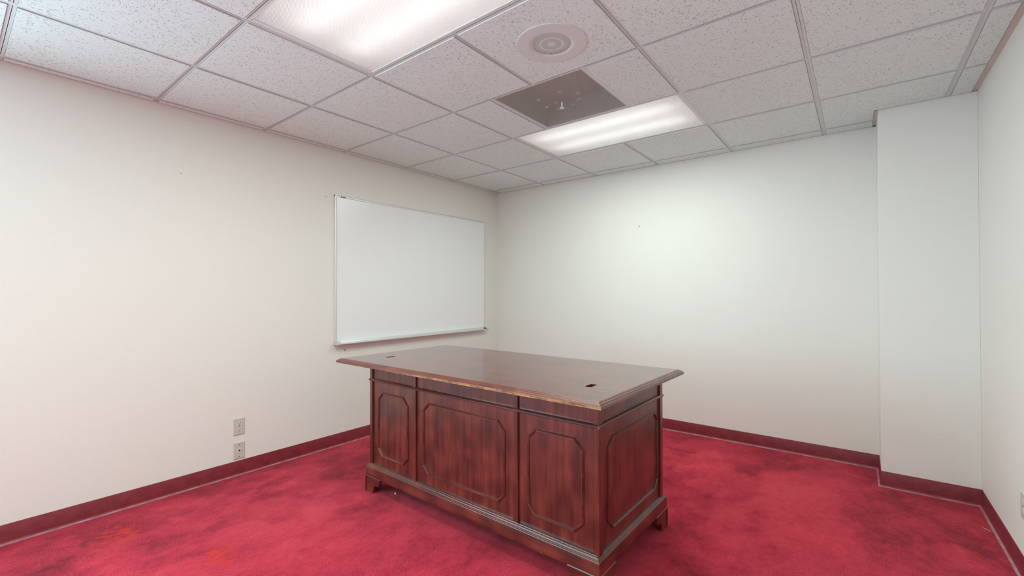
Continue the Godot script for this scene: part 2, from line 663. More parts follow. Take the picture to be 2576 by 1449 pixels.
func make_room() -> void:
	var st := mb()
	box(st, Vector3(XL - 0.15, -0.12, ZB - 0.15), Vector3(XR + 0.15, -0.004, ZW + 0.15))
	var fl := structure("floor")
	part("floor_slab", st, M.slab, fl)
	st = mb()
	quad_uv(st, [Vector3(XL, 0, ZW), Vector3(XR, 0, ZW), Vector3(XR, 0, ZB), Vector3(XL, 0, ZB)], [Vector2(0, 1), Vector2(1, 1), Vector2(1, 0), Vector2(0, 0)])
	part("carpet", st, M.carpet, fl, "crimson cut-pile carpet with a blotchy nap")
	# the seam where two widths of carpet meet
	st = mb()
	for k in 18:     # the proud edge of one width, a low ridge of tufts
		var sx := -1.25 + 0.27 * k / 18
		box(st, Vector3(sx, -0.002, -3.5195 + 0.0006 * sin(k * 2.3)), Vector3(sx + 0.0148, 0.0034 + 0.0007 * sin(k * 1.7), -3.5155), 0.0008)
	part("carpet_seam", st, M.tuft, fl)
	var top := 2.52
	var walls := {
		"wall_front": [Vector3(XL, -0.004, ZW), Vector3(XR, top, ZW + 0.12)],
		"wall_back": [Vector3(XL, -0.004, ZB - 0.12), Vector3(XR + 0.12, top, ZB)],
		"wall_right": [Vector3(XR, -0.004, ZB), Vector3(XR + 0.12, top, ZW + 0.12)],
		"wall_pier": [Vector3(XC, -0.004, ZB), Vector3(XR, top, ZC)],
	}
	for called in walls:
		st = mb()
		box(st, walls[called][0], walls[called][1], 0.0015 if called == "wall_pier" else 0.0)
		var o := part(called, st, M.wall, self)
		o.set_meta("kind", "structure")
	# the left wall has a wide window added behind the camera, for fill light
	st = mb()
	var lo := XL - 0.12
	box(st, Vector3(lo, -0.004, ZB - 0.12), Vector3(XL, top, WZ0))
	box(st, Vector3(lo, -0.004, WZ1), Vector3(XL, top, ZW + 0.12))
	box(st, Vector3(lo, -0.004, WZ0), Vector3(XL, WY0, WZ1))
	box(st, Vector3(lo, WY1, WZ0), Vector3(XL, top, WZ1))
	part("wall_left", st, M.wall, self).set_meta("kind", "structure")
	var win := structure("added_window_1", Vector3(XL - 0.06, 0, 0))
	st = mb()
	for z in [WZ0, (WZ0 + WZ1) / 2 - 0.025, WZ1 - 0.05]:
		box(st, Vector3(-0.03, WY0, z), Vector3(0.03, WY1, z + 0.05), 0.003)
	for y in [WY0, WY1 - 0.05]:
		box(st, Vector3(-0.028, y, WZ0), Vector3(0.028, y + 0.05, WZ1), 0.003)
	part("added_window_frame", st, M.white_metal, win)
	st = mb()
	box(st, Vector3(-0.003, WY0 + 0.04, WZ0 + 0.04), Vector3(0.003, WY1 - 0.04, WZ1 - 0.04))
	part("added_window_glass", st, M.glass, win)


# vinyl cove base: a strip with a curved toe that lies on the carpet
func make_baseboards() -> void:
	var prof := [Vector2(0.000, 0.096), Vector2(0.0022, 0.0955), Vector2(0.0030, 0.094), Vector2(0.0030, 0.016), Vector2(0.0035, 0.0115), Vector2(0.0048, 0.0078), Vector2(0.0066, 0.0052), Vector2(0.0100, 0.0036), Vector2(0.0145, 0.0027), Vector2(0.0165, 0.0018), Vector2(0.0168, 0.0)]
	prof.reverse()
	var runs := {
		"baseboard_left": [Vector3(XL, 0, ZB + 0.003), Vector3(XL, 0, ZW)],
		"baseboard_back": [Vector3(XC, 0, ZB), Vector3(XL, 0, ZB)],
		"baseboard_pier": [Vector3(XR, 0, ZC), Vector3(XC, 0, ZC), Vector3(XC, 0, ZB + 0.003)],
		"baseboard_right": [Vector3(XR, 0, ZW), Vector3(XR, 0, ZC + 0.003)],
		"baseboard_front": [Vector3(XL, 0, ZW), Vector3(XR, 0, ZW)],
	}
	for called in runs:
		var st := mb()
		var path: Array = runs[called]
		# the sweep puts outward on the right of the run seen from above, so each run goes with the room on its right
		var d: Vector3 = (path[1] - path[0]).normalized()
		var mid := Vector3((XL + XR) / 2, 0, (ZB + ZW) / 2)
		if d.cross(Vector3.UP).dot(mid - path[0]) < 0:
			path.reverse()
		var o := structure(called)
		sweep(st, path, Vector3.UP, prof.slice(4))
		part("strip", st, M.vinyl, o)
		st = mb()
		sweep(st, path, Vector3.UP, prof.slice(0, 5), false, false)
		part("toe", st, M.vinyl_toe, o, "toe of the cove base with a painted highlight and some dust")


func gx(i: float) -> float:
	return U0 + G * i


func gz(j: float) -> float:
	return V0 - G * j


func make_ceiling() -> void:
	var ce := structure("ceiling")
	var st := mb()
	box(st, Vector3(XL - 0.12, 2.52, ZB - 0.12), Vector3(XR + 0.12, 2.62, ZW + 0.12))
	part("slab", st, M.slab, ce)
	var f := 0.012
	# tees along the room's length
	for i in range(-2, 5):
		var pieces := [[ZW, ZB]]
		if i == 1:
			pieces = [[ZW, gz(-3)], [gz(-2), gz(0)], [gz(1), gz(2)], [gz(4), ZB]]
		if i == 4:
			pieces = [[ZW, ZC]]
		for p in pieces:
			st = mb()
			box(st, Vector3(gx(i) - f, H, p[0]), Vector3(gx(i) + f, H + 0.0015, p[1]))
			box(st, Vector3(gx(i) - 0.001, H, p[0]), Vector3(gx(i) + 0.001, H + 0.038, p[1]))
			part("grid_tee", st, M.tee, ce)
	for i in [0.5, 1.5]:
		st = mb()
		box(st, Vector3(gx(i) - f, H, gz(2)), Vector3(gx(i) + f, H + 0.0015, gz(3)))
		part("grid_tee", st, M.tee, ce)
	# cross tees, a hair above so that the long tees run through
	for j in range(-5, 6):
		var pieces := [[XL, XR]]
		if j == 5:
			pieces = [[XL, XC]]
		for p in pieces:
			st = mb()
			box(st, Vector3(p[0], H + 0.0004, gz(j) - f), Vector3(p[1], H + 0.0019, gz(j) + f))
			box(st, Vector3(p[0], H + 0.0004, gz(j) - 0.001), Vector3(p[1], H + 0.038, gz(j) + 0.001))
			part("cross_tee", st, M.tee, ce)
	# wall angles
	var angles := [
		[Vector3(XL, H, ZB), Vector3(XL + 0.018, H + 0.001, ZW)], [Vector3(XL, H, ZB), Vector3(XC, H + 0.001, ZB + 0.018)],
		[Vector3(XC - 0.018, H, ZB), Vector3(XC, H + 0.001, ZC + 0.018)], [Vector3(XC - 0.018, H, ZC), Vector3(XR, H + 0.001, ZC + 0.018)],
		[Vector3(XR - 0.026, H, ZC), Vector3(XR, H + 0.001, ZW)], [Vector3(XL, H, ZW - 0.018), Vector3(XR, H + 0.001, ZW)],
	]
	for a in angles:
		st = mb()
		box(st, a[0] - Vector3(0, 0.0006, 0), a[1])
		part("wall_angle", st, M.angle, ce)
	# tiles
	var xs := [XL]
	for i in range(-2, 5):
		xs.append(gx(i))
	xs.append(XR)
	var zs := [ZW]
	for j in range(-5, 6):
		zs.append(gz(j))
	zs.append(ZB)
	var rng := RandomNumberGenerator.new()
	rng.seed = 19
	for a in xs.size() - 1:
		for b in zs.size() - 1:
			var i := a - 3      # left grid line of this cell
			var j := b - 6      # near grid line of this cell
			var rects := [[xs[a], xs[a + 1], zs[b + 1], zs[b], 0.0, 0.0]]
			if (i == 0 or i == 1) and (j == 0 or j == 3 or j == -3):
				continue
			if (i == 0 or i == 1) and j == 2:
				rects = [[gx(0), gx(0.5), gz(3), gz(2), 0, 0]] if i == 0 else [[gx(1.5), gx(2), gz(3), gz(2), 0, 0]]
			if i == 3 and j == 4:
				rects = [[gx(3), XC, gz(5), gz(4), 0, 0], [XC, gx(4), ZC, gz(4), 0, 0]]
			if i == 3 and j == 5:
				rects = [[gx(3), XC, ZB, gz(5), 0, 0]]
			if i == 4 and j == 4:
				rects = [[gx(4), XR, ZC, gz(4), 0, 0]]
			if i == 4 and j == 5:
				continue
			var hole := Vector3(-1.104, 0.150, -1.716) if i == 1 and j == 1 else Vector3.ZERO
			ceiling_tile(ce, rects, rng.randi_range(0, 7), hole, rng.randf_range(-0.0008, 0.0008))


func ceiling_tile(ce: Node3D, rects: Array, how: int, hole: Vector3, sag: float) -> void:
	var st := mb()
	var se := mb()
	var g := 0.0132
	var y := TF + sag
	var ch := 0.0012
	var o := Vector2(rects[0][0], rects[0][3])
	for k in rects.size():
		var r: Array = rects[k]
		var x0: float = r[0] + (0.020 if r[0] == XL else g)
		var x1: float = r[1] - (0.028 if r[1] == XR else (0.020 if r[1] == XC else g))
		var z0: float = r[2] + (0.020 if r[2] == ZB or r[2] == ZC else g)
		var z1: float = r[3] - (0.020 if r[3] == ZW else g)
		if rects.size() == 2 and k == 1:
			x0 = rects[0][1] - 0.020
		var ca := 0.0 if rects.size() == 2 and k == 1 else ch      # the two arms of an L-shaped tile meet without a joint
		var cb := 0.0 if rects.size() == 2 and k == 0 else ch
		var p := [Vector3(x0 + ca, y, z0 + ch), Vector3(x1 - cb, y, z0 + ch), Vector3(x1 - cb, y, z1 - ch), Vector3(x0 + ca, y, z1 - ch)]
		var q := [Vector3(x0, y + ch, z0), Vector3(x1, y + ch, z0), Vector3(x1, y + ch, z1), Vector3(x0, y + ch, z1)]
		var t := [Vector3(x0, H + 0.0025, z0), Vector3(x1, H + 0.0025, z0), Vector3(x1, H + 0.0025, z1), Vector3(x0, H + 0.0025, z1)]
		if hole == Vector3.ZERO:
			tile_face(st, p, o, how)
		else:
			ring_face(st, p, hole, o, how)
		for s in 4:
			var n := (s + 1) % 4
			if rects.size() == 2 and k == 1 and s == 3:
				continue
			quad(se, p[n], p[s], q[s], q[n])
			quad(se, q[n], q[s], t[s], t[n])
		var e := 0.012
		box_uv(st, Vector3(x0 - e, H + 0.0025, z0 - e), Vector3(x1 + e, H + 0.017, z1 + e))
	var tl := part("ceiling_tile", st, M.tile[how % 2], ce)
	part("dimmed_edge", se, M.tile_edge, tl)


func tile_uv(v: Vector3, o: Vector2, how: int) -> Vector2:
	var a := (v.x - o.x) / 0.62
	var b := (o.y - v.z + (v.y - TF)) / 0.62
	if how & 2:
		a = 1.0 - a
	if how & 4:
		b = 1.0 - b
	return Vector2(a, b)


# points run clockwise from above, so the face looks down
func tile_face(st: SurfaceTool, p: Array, o: Vector2, how: int) -> void:
	var uv := []
	for v in p:
		uv.append(tile_uv(v, o, how))
	quad_uv(st, p, uv)


func box_uv(st: SurfaceTool, a: Vector3, b: Vector3) -> void:
	var uv := [Vector2.ZERO, Vector2.ZERO, Vector2.ZERO, Vector2.ZERO]
	quad_uv(st, [Vector3(a.x, a.y, a.z), Vector3(b.x, a.y, a.z), Vector3(b.x, a.y, b.z), Vector3(a.x, a.y, b.z)], uv)
	quad_uv(st, [Vector3(a.x, b.y, b.z), Vector3(b.x, b.y, b.z), Vector3(b.x, b.y, a.z), Vector3(a.x, b.y, a.z)], uv)


# a rectangle looking down with a round hole
func ring_face(st: SurfaceTool, p: Array, hole: Vector3, o: Vector2, how: int) -> void:
	var angles := []
	for k in 48:
		angles.append(TAU * k / 48 - PI)
	for c in p:
		angles.append(atan2(c.z - hole.z, c.x - hole.x))
	angles.sort()
	angles.append(angles[0] + TAU)
	for i in angles.size() - 1:
		var v := []
		for k in [i, i + 1]:
			var d := Vector2(cos(angles[k]), sin(angles[k]))
			var tx: float = INF if absf(d.x) < 1e-5 else ((p[1].x if d.x > 0 else p[0].x) - hole.x) / d.x
			var tz: float = INF if absf(d.y) < 1e-5 else ((p[2].z if d.y > 0 else p[0].z) - hole.z) / d.y
			var t: float = min(tx, tz)
			v.append(Vector3(hole.x + d.x * hole.y, p[0].y, hole.z + d.y * hole.y))
			v.append(Vector3(hole.x + d.x * t, p[0].y, hole.z + d.y * t))
		tile_face(st, [v[0], v[1], v[3], v[2]], o, how)


# ------------------------------------------------------------------ the desk

func make_desk() -> void:
	var d := thing("executive_desk", "large dark mahogany executive desk with moulded panels on the red carpet", "desk", Vector3(-1.6131, 0, -1.9906), deg_to_rad(-1.0))
	var xb := 0.793      # half length of the body
	var zf := 0.352      # face of the front posts
	var zr := -0.350
	var zp := 0.341      # face of the front panels
	var xp := 0.783
	var yb := 0.168      # body starts on the base moulding
	var yt := 0.802      # underside of the top
	var st: SurfaceTool

	desk_top(d)

	# corner posts and stiles
	for sx in [-1.0, 1.0]:
		for z in [zf, zr]:
			st = mb()
			box(st, Vector3(sx * xb, 0.10, z), Vector3(sx * (xb - 0.024), yt, z - 0.033 * signf(z)), 0.0012)
			part("corner_post", st, M.wood_v, d)
	for sx in [-1.0, 1.0]:
		st = mb()
		box(st, Vector3(sx * 0.350, 0.10, zf), Vector3(sx * 0.378, yt, zp - 0.012), 0.0012)
		part("stile", st, M.wood_v, d)

	# panels with an applied octagonal moulding, and the frieze above the bead
	var bays := [[-0.769, -0.378, -0.721, -0.427], [-0.350, 0.350, -0.299, 0.297], [0.378, 0.769, 0.427, 0.719]]
	for b in bays:
		st = mb()
		box(st, Vector3(b[0], 0.10, zp - 0.018), Vector3(b[1], 0.685, zp))
		var pn := part("panel", st, M.wood_v, d)
		st = mb()
		octagon(st, Vector3(0, 0, zp), Vector3.RIGHT, b[2], b[3], 0.222, 0.618)
		part("panel_moulding", st, M.wood_h, pn)
		st = mb()
		box(st, Vector3(b[0], 0.685, zp - 0.018), Vector3(b[1], yt, zp + 0.001))
		part("frieze_panel", st, M.wood_v, d)
	for sx in [-1.0, 1.0]:
		st = mb()
		box(st, Vector3(sx * xp, 0.10, zr + 0.033), Vector3(sx * (xp - 0.018), 0.685, zf - 0.033))
		var pn := part("panel", st, M.wood_v, d)
		st = mb()
		octagon(st, Vector3(sx * xp, 0, 0), Vector3(0, 0, -sx), -0.263 if sx > 0 else -0.295, 0.295 if sx > 0 else 0.263, 0.222, 0.618)
		part("panel_moulding", st, M.wood_h, pn)
		st = mb()
		box(st, Vector3(sx * (xp + 0.001), 0.685, zr + 0.033), Vector3(sx * (xp - 0.018), yt, zf - 0.033))
		part("frieze_panel", st, M.wood_v, d)

	# reeded bead round the body
	st = mb()
	var bead := [Vector2(-0.012, 0.6775), Vector2(0.002, 0.6775), Vector2(0.0040, 0.6782), Vector2(0.0050, 0.6800), Vector2(0.0046, 0.6820), Vector2(0.0062, 0.6832), Vector2(0.0072, 0.6850), Vector2(0.0064, 0.6870), Vector2(0.0046, 0.6882), Vector2(0.0040, 0.6900), Vector2(0.002, 0.6918), Vector2(-0.012, 0.6918)]
	sweep(st, [Vector3(-xb, 0, zr), Vector3(-xb, 0, zf), Vector3(xb, 0, zf), Vector3(xb, 0, zr)], Vector3.UP, bead)
	var rail := part("bead_rail", st, M.wood_h, d)
	st = mb()
	box(st, Vector3(xb - 0.002, 0.6768, zf - 0.001), Vector3(xb + 0.0066, 0.6905, zf + 0.0068), 0.002)
	part("chipped_corner", st, M.raw_wood, rail, "pale bare wood where the corner of the bead is chipped")

	# plinth with a stepped moulding on top
	var px := 0.804
	var pz := 0.3736
	var pl := [Vector2(-0.020, 0.094), Vector2(0, 0.094), Vector2(0, 0.1495), Vector2(-0.0008, 0.1518), Vector2(-0.0028, 0.1535), Vector2(-0.0052, 0.1542), Vector2(-0.0062, 0.1550), Vector2(-0.0064, 0.1568), Vector2(-0.0080, 0.1574), Vector2(-0.0098, 0.1590), Vector2(-0.0112, 0.1618), Vector2(-0.0128, 0.1640), Vector2(-0.0155, 0.1655), Vector2(-0.0175, 0.1660), Vector2(-0.0185, 0.1680), Vector2(-0.0420, 0.1690)]
	st = mb()
	sweep(st, [Vector3(-px, 0, -pz), Vector3(-px, 0, pz), Vector3(px, 0, pz), Vector3(px, 0, -pz)], Vector3.UP, pl, true)
	box(st, Vector3(-px + 0.018, 0.096, -pz + 0.018), Vector3(px - 0.018, 0.11, pz - 0.018))
	var plinth := part("plinth", st, M.wood_h, d)
	for n in [[-0.345, 0.0062], [-0.30, 0.003], [0.52, 0.004]]:
		st = mb()
		box(st, Vector3(n[0], 0.0935, pz - 0.001), Vector3(n[0] + n[1] * 1.6, 0.0955, pz + 0.0004), 0.0003)
		part("chip", st, M.raw_wood, plinth, "pale chip in the lower edge of the plinth")

	# bracket feet, mitred pairs of stepped boards
	for sx in [-1.0, 1.0]:
		for sz in [-1.0, 1.0]:
			st = mb()
			var prof := [Vector2(0, 0), Vector2(0.077, 0), Vector2(0.0955, 0.0515), Vector2(0.1375, 0.0535), Vector2(0.150, 0.0865), Vector2(0.150, 0.094), Vector2(0, 0.094)]
			var ox: float = sx * (px + 0.003)
			var oz: float = sz * (pz + 0.003)
			foot_board(st, Vector3(ox, 0, oz), Vector3(-sx, 0, 0), Vector3(0, 0, -sz), prof)
			foot_board(st, Vector3(ox, 0, oz), Vector3(0, 0, -sz), Vector3(-sx, 0, 0), prof)
			# the small bevelled ledge on which the plinth sits
			part("bracket_foot", st, M.wood_h, d)

	# the sitter's side: two pedestals beside the kneehole
	for sx in [-1.0, 1.0]:
		st = mb()
		box(st, Vector3(sx * 0.765, 0.11, zr + 0.022), Vector3(sx * 0.34, yt, zp - 0.02))
		var ped := part("pedestal", st, M.wood_v, d)
		for k in 3:
			var y0: float = [0.185, 0.475, 0.700][k]
			var y1: float = [0.465, 0.690, 0.795][k]
			st = mb()
			box(st, Vector3(sx * 0.758, y0, zr + 0.022), Vector3(sx * 0.352, y1, zr + 0.004), 0.003)
			part("drawer_front", st, M.wood_v, ped)
	st = mb()
	box(st, Vector3(-0.34, 0.70, zr + 0.022), Vector3(0.34, yt, zr + 0.004), 0.002)
	part("pencil_drawer", st, M.wood_h, d)


func foot_board(st: SurfaceTool, at: Vector3, along: Vector3, inward: Vector3, poly: Array) -> void:
	var ez := along.cross(Vector3.UP)
	if ez.dot(inward) > 0:
		prism(st, at, along, Vector3.UP, poly, 0.022)
	else:
		prism(st, at + inward * 0.022, along, Vector3.UP, poly, 0.022)
	# ledge: its upper arris is bevelled back to the plinth
	var a := at + Vector3.UP * 0.094
	var o := -inward
	quad_both(st, a, a + along * 0.150, a + along * 0.150 + inward * 0.003 + Vector3.UP * 0.004, a + inward * 0.003 + along * 0.003 + Vector3.UP * 0.004, o)


func quad_both(st: SurfaceTool, a: Vector3, b: Vector3, c: Vector3, d: Vector3, want: Vector3) -> void:
	if (c - a).cross(d - b).dot(want) < 0:
		quad(st, a, d, c, b)
	else:
		quad(st, a, b, c, d)


# eight-sided loop of reeded moulding on a face; ex runs to the right on the face seen from outside
func octagon(st: SurfaceTool, at: Vector3, ex: Vector3, x0: float, x1: float, y0: float, y1: float) -> void:
	var c := 0.041
	var w := 0.0062     # half width: the loop given is the outer edge
	x0 += w
	x1 -= w
	y0 += w
	y1 -= w
	var pts := []
	for p in [[x0 + c, y0], [x1 - c, y0], [x1, y0 + c], [x1, y1 - c], [x1 - c, y1], [x0 + c, y1], [x0, y1 - c], [x0, y0 + c]]:
		pts.append(at + ex * p[0] + Vector3.UP * p[1])
	var prof := [Vector2(0.0066, 0), Vector2(0.0064, 0.0036), Vector2(0.0052, 0.0052), Vector2(0.0036, 0.0050), Vector2(0.0030, 0.0066), Vector2(0.0012, 0.0090), Vector2(-0.0014, 0.0088), Vector2(-0.0030, 0.0064), Vector2(-0.0038, 0.0050), Vector2(-0.0052, 0.0052), Vector2(-0.0064, 0.0036), Vector2(-0.0066, 0)]
	sweep(st, pts, ex.cross(Vector3.UP), prof, true)


func desk_top(d: Node3D) -> void:
	var x := 0.893
	var z0 := -0.380
	var z1 := 0.522
	var yu := 0.802
	var ys := 0.8265
	var ins := 0.0275
	var st := mb()
	# surface with two cable slots
	var sx0 := -x + ins
	var sx1 := x - ins
	var sz0 := z0 + ins
	var sz1 := z1 - ins
	var slots := [Vector2(-0.677, 0.283), Vector2(0.713, 0.268)]
	var hx := 0.06
	var hz := 0.07
	flat(st, sx0, slots[0].x - hx, sz0, sz1, ys)
	flat(st, slots[0].x + hx, slots[1].x - hx, sz0, sz1, ys)
	flat(st, slots[1].x + hx, sx1, sz0, sz1, ys)
	for s in slots:
		flat(st, s.x - hx, s.x + hx, sz0, s.y - hz, ys)
		flat(st, s.x - hx, s.x + hx, s.y + hz, sz1, ys)
		var angles := []
		for k in 48:
			angles.append(TAU * k / 48 - PI)
		for c in [Vector2(hx, hz), Vector2(-hx, hz), Vector2(hx, -hz), Vector2(-hx, -hz)]:
			angles.append(c.angle())
		angles.sort()
		angles.append(angles[0] + TAU)
		for i in angles.size() - 1:
			var v := []
			for k in [i, i + 1]:
				var a: float = angles[k]
				var dir := Vector2(cos(a), sin(a))
				var bt: float = min(hx / maxf(absf(dir.x), 1e-6), hz / maxf(absf(dir.y), 1e-6))
				v.append(Vector3(s.x + dir.x * bt, ys, s.y + dir.y * bt))
				v.append(slot_point(s, a, ys))
				v.append(slot_point(s, a, yu))
			quad(st, v[0], v[1], v[4], v[3])
			quad(st, v[1], v[2], v[5], v[4])
	# underside
	quad(st, Vector3(-x, yu, z0), Vector3(x, yu, z0), Vector3(x, yu, z1), Vector3(-x, yu, z1))
	var top := part("top", st, M.wood_top, d, "polished brown tabletop with two cable slots")
	for s in slots:
		st = mb()
		box(st, Vector3(s.x - 0.022, yu - 0.03, s.y - 0.036), Vector3(s.x + 0.022, yu + 0.0008, s.y + 0.036))
		part("cable_slot_liner", st, M.black, top)
	# moulded edge
	st = mb()
	var prof := [Vector2(0, 0.802), Vector2(0, 0.8138), Vector2(-0.0008, 0.8146), Vector2(-0.0050, 0.8148), Vector2(-0.0058, 0.8156), Vector2(-0.0066, 0.8180), Vector2(-0.0088, 0.8200), Vector2(-0.0122, 0.8212), Vector2(-0.0150, 0.8214), Vector2(-0.0156, 0.8226), Vector2(-0.0166, 0.8240), Vector2(-0.0190, 0.8250), Vector2(-0.0215, 0.8253), Vector2(-0.0222, 0.8262), Vector2(-0.0275, 0.8265)]
	sweep(st, [Vector3(-x, 0, z0), Vector3(-x, 0, z1), Vector3(x, 0, z1), Vector3(x, 0, z0)], Vector3.UP, prof, true)
	part("moulded_edge", st, M.wood_h, top)
	# the finish is worn off the square of the front edge
	st = mb()
	var rng := RandomNumberGenerator.new()
	rng.seed = 8
	var n := 40
	var prev := []
	for i in n + 1:
		var t := float(i) / n
		var px := lerpf(-0.33, x + 0.0003, t)
		var hi: float = lerpf(0.8042, 0.8137, clampf(t * 3.4, 0, 1)) - rng.randf() * 0.0006
		var lo: float = 0.8021 + (rng.randf() * 0.0012 if t < 0.98 else 0.0)
		var now := [Vector3(px, lo, z1 + 0.0003), Vector3(px, hi, z1 + 0.0003)]
		if prev:
			quad(st, prev[0], now[0], now[1], prev[1])
			quad(st, prev[1], now[1], now[1] - Vector3(0, 0, 0.0004), prev[1] - Vector3(0, 0, 0.0004))
			quad(st, prev[0] - Vector3(0, 0, 0.0004), now[0] - Vector3(0, 0, 0.0004), now[0], prev[0])
		prev = now
	part("worn_edge", st, M.raw_wood, top, "pale bare wood along the worn front edge of the top")


func flat(st: SurfaceTool, x0: float, x1: float, z0: float, z1: float, y: float) -> void:
	quad(st, Vector3(x0, y, z1), Vector3(x1, y, z1), Vector3(x1, y, z0), Vector3(x0, y, z0))


# outline of a slot 30 mm wide and 64 mm long
func slot_point(s: Vector2, a: float, y: float) -> Vector3:
	var r := 0.011
	var c := Vector2(cos(a), sin(a))
	var e := Vector2(0.0155, 0.032)
	var t: float = min(e.x / maxf(absf(c.x), 1e-6), e.y / maxf(absf(c.y), 1e-6))
	var p := c * t
	var k := Vector2(clampf(p.x, -e.x + r, e.x - r), clampf(p.y, -e.y + r, e.y - r))
	if p != k:
		p = k + (p - k).normalized() * r
	return Vector3(s.x + p.x, y, s.y + p.y)


# ------------------------------------------------------------------ things on the walls

func make_whiteboard() -> void:
	var zc := -2.8335
	var w := thing("whiteboard", "white dry-erase board in a pale aluminium frame hung on the left wall", "whiteboard", Vector3(XL, 0.809, zc))
	# local: x off the wall, y up from the tray, z along the wall; near end z = +0.9
	var hw := 0.9005
	var y1 := 1.198
	var fw := 0.0155
	var st := mb()
	box(st, Vector3(0.003, 0.010, -hw + 0.008), Vector3(0.0165, y1 - 0.008, hw - 0.008))
	part("writing_surface", st, M.board, w, "blank glossy white writing surface")
	# frame: a rounded aluminium strip on the two sides and the top
	var prof := [Vector2(0, 0), Vector2(0, 0.0190), Vector2(-0.0012, 0.0206), Vector2(-0.0045, 0.0212), Vector2(-0.0115, 0.0206), Vector2(-0.0150, 0.0190), Vector2(-0.0155, 0.0165)]
	for run in [[Vector3(0, 0, hw), Vector3(0, y1, hw)], [Vector3(0, y1, hw), Vector3(0, y1, -hw)], [Vector3(0, y1, -hw), Vector3(0, 0, -hw)]]:
		st = mb()
		var a: Vector3 = run[0]
		var b: Vector3 = run[1]
		var dir := (b - a).normalized()
		var out := dir.cross(Vector3.RIGHT)
		var want := Vector3(0, y1 / 2, 0) - (a + b) / 2
		if out.dot(want) > 0:
			var t := a
			a = b
			b = t
		sweep(st, [a, b], Vector3.RIGHT, prof)
		part("frame_strip", st, M.alu, w)
	# pen tray: rises in a lip at the front
	st = mb()
	var tray := [Vector2(0.0, 0.030), Vector2(0.0225, 0.030), Vector2(0.0235, 0.026), Vector2(0.030, 0.0145), Vector2(0.045, 0.0085), Vector2(0.060, 0.0080), Vector2(0.0665, 0.0120), Vector2(0.0690, 0.0125), Vector2(0.0700, 0.0105), Vector2(0.0695, 0.0050), Vector2(0.0660, 0.0020), Vector2(0.040, 0.0005), Vector2(0.0, 0.0)]
	var t3 := []
	for p in tray:
		t3.append(p)
	prism(st, Vector3(0, 0, hw - 0.012), Vector3.RIGHT, Vector3.UP, t3, -(2 * hw - 0.036))
	var tr := part("pen_tray", st, M.alu, w)
	for e in [1.0, -1.0]:
		st = mb()
		var cap := [Vector2(0.0, -0.001), Vector2(0.067, -0.001), Vector2(0.0715, 0.004), Vector2(0.0715, 0.012), Vector2(0.066, 0.021), Vector2(0.054, 0.028), Vector2(0.040, 0.0315), Vector2(0.0, 0.032)]
		var z: float = e * (hw + 0.002)
		prism(st, Vector3(0, 0, z if e < 0 else z - 0.026), Vector3.RIGHT, Vector3.UP, cap, 0.026)
		part("tray_end_cap", st, M.cap, tr)
	# the far cap is open where its insert is missing
	st = mb()
	prism(st, Vector3(0, 0, -hw + 0.0242), Vector3.RIGHT, Vector3.UP, [Vector2(0.022, 0.006), Vector2(0.060, 0.006), Vector2(0.064, 0.010), Vector2(0.058, 0.019), Vector2(0.044, 0.025), Vector2(0.022, 0.026)], 0.0006)
	part("cap_opening", st, M.black, tr)
	# maker's badge: small dark lettering on the top strip, too small to read
	st = mb()
	for k in [[0.050, 0.011, 0.0105], [0.0665, 0.014, 0.0075], [0.0825, 0.0085, 0.0105]]:
		box(st, Vector3(0.0206, y1 - 0.0135, hw - k[0]), Vector3(0.0216, y1 - 0.0135 + k[2], hw - k[0] - k[1]), 0.0003)
	part("badge", st, mat(Vector3(0.07, 0.065, 0.06), 0.5, 0.4), w, "tiny dark badge on the frame")


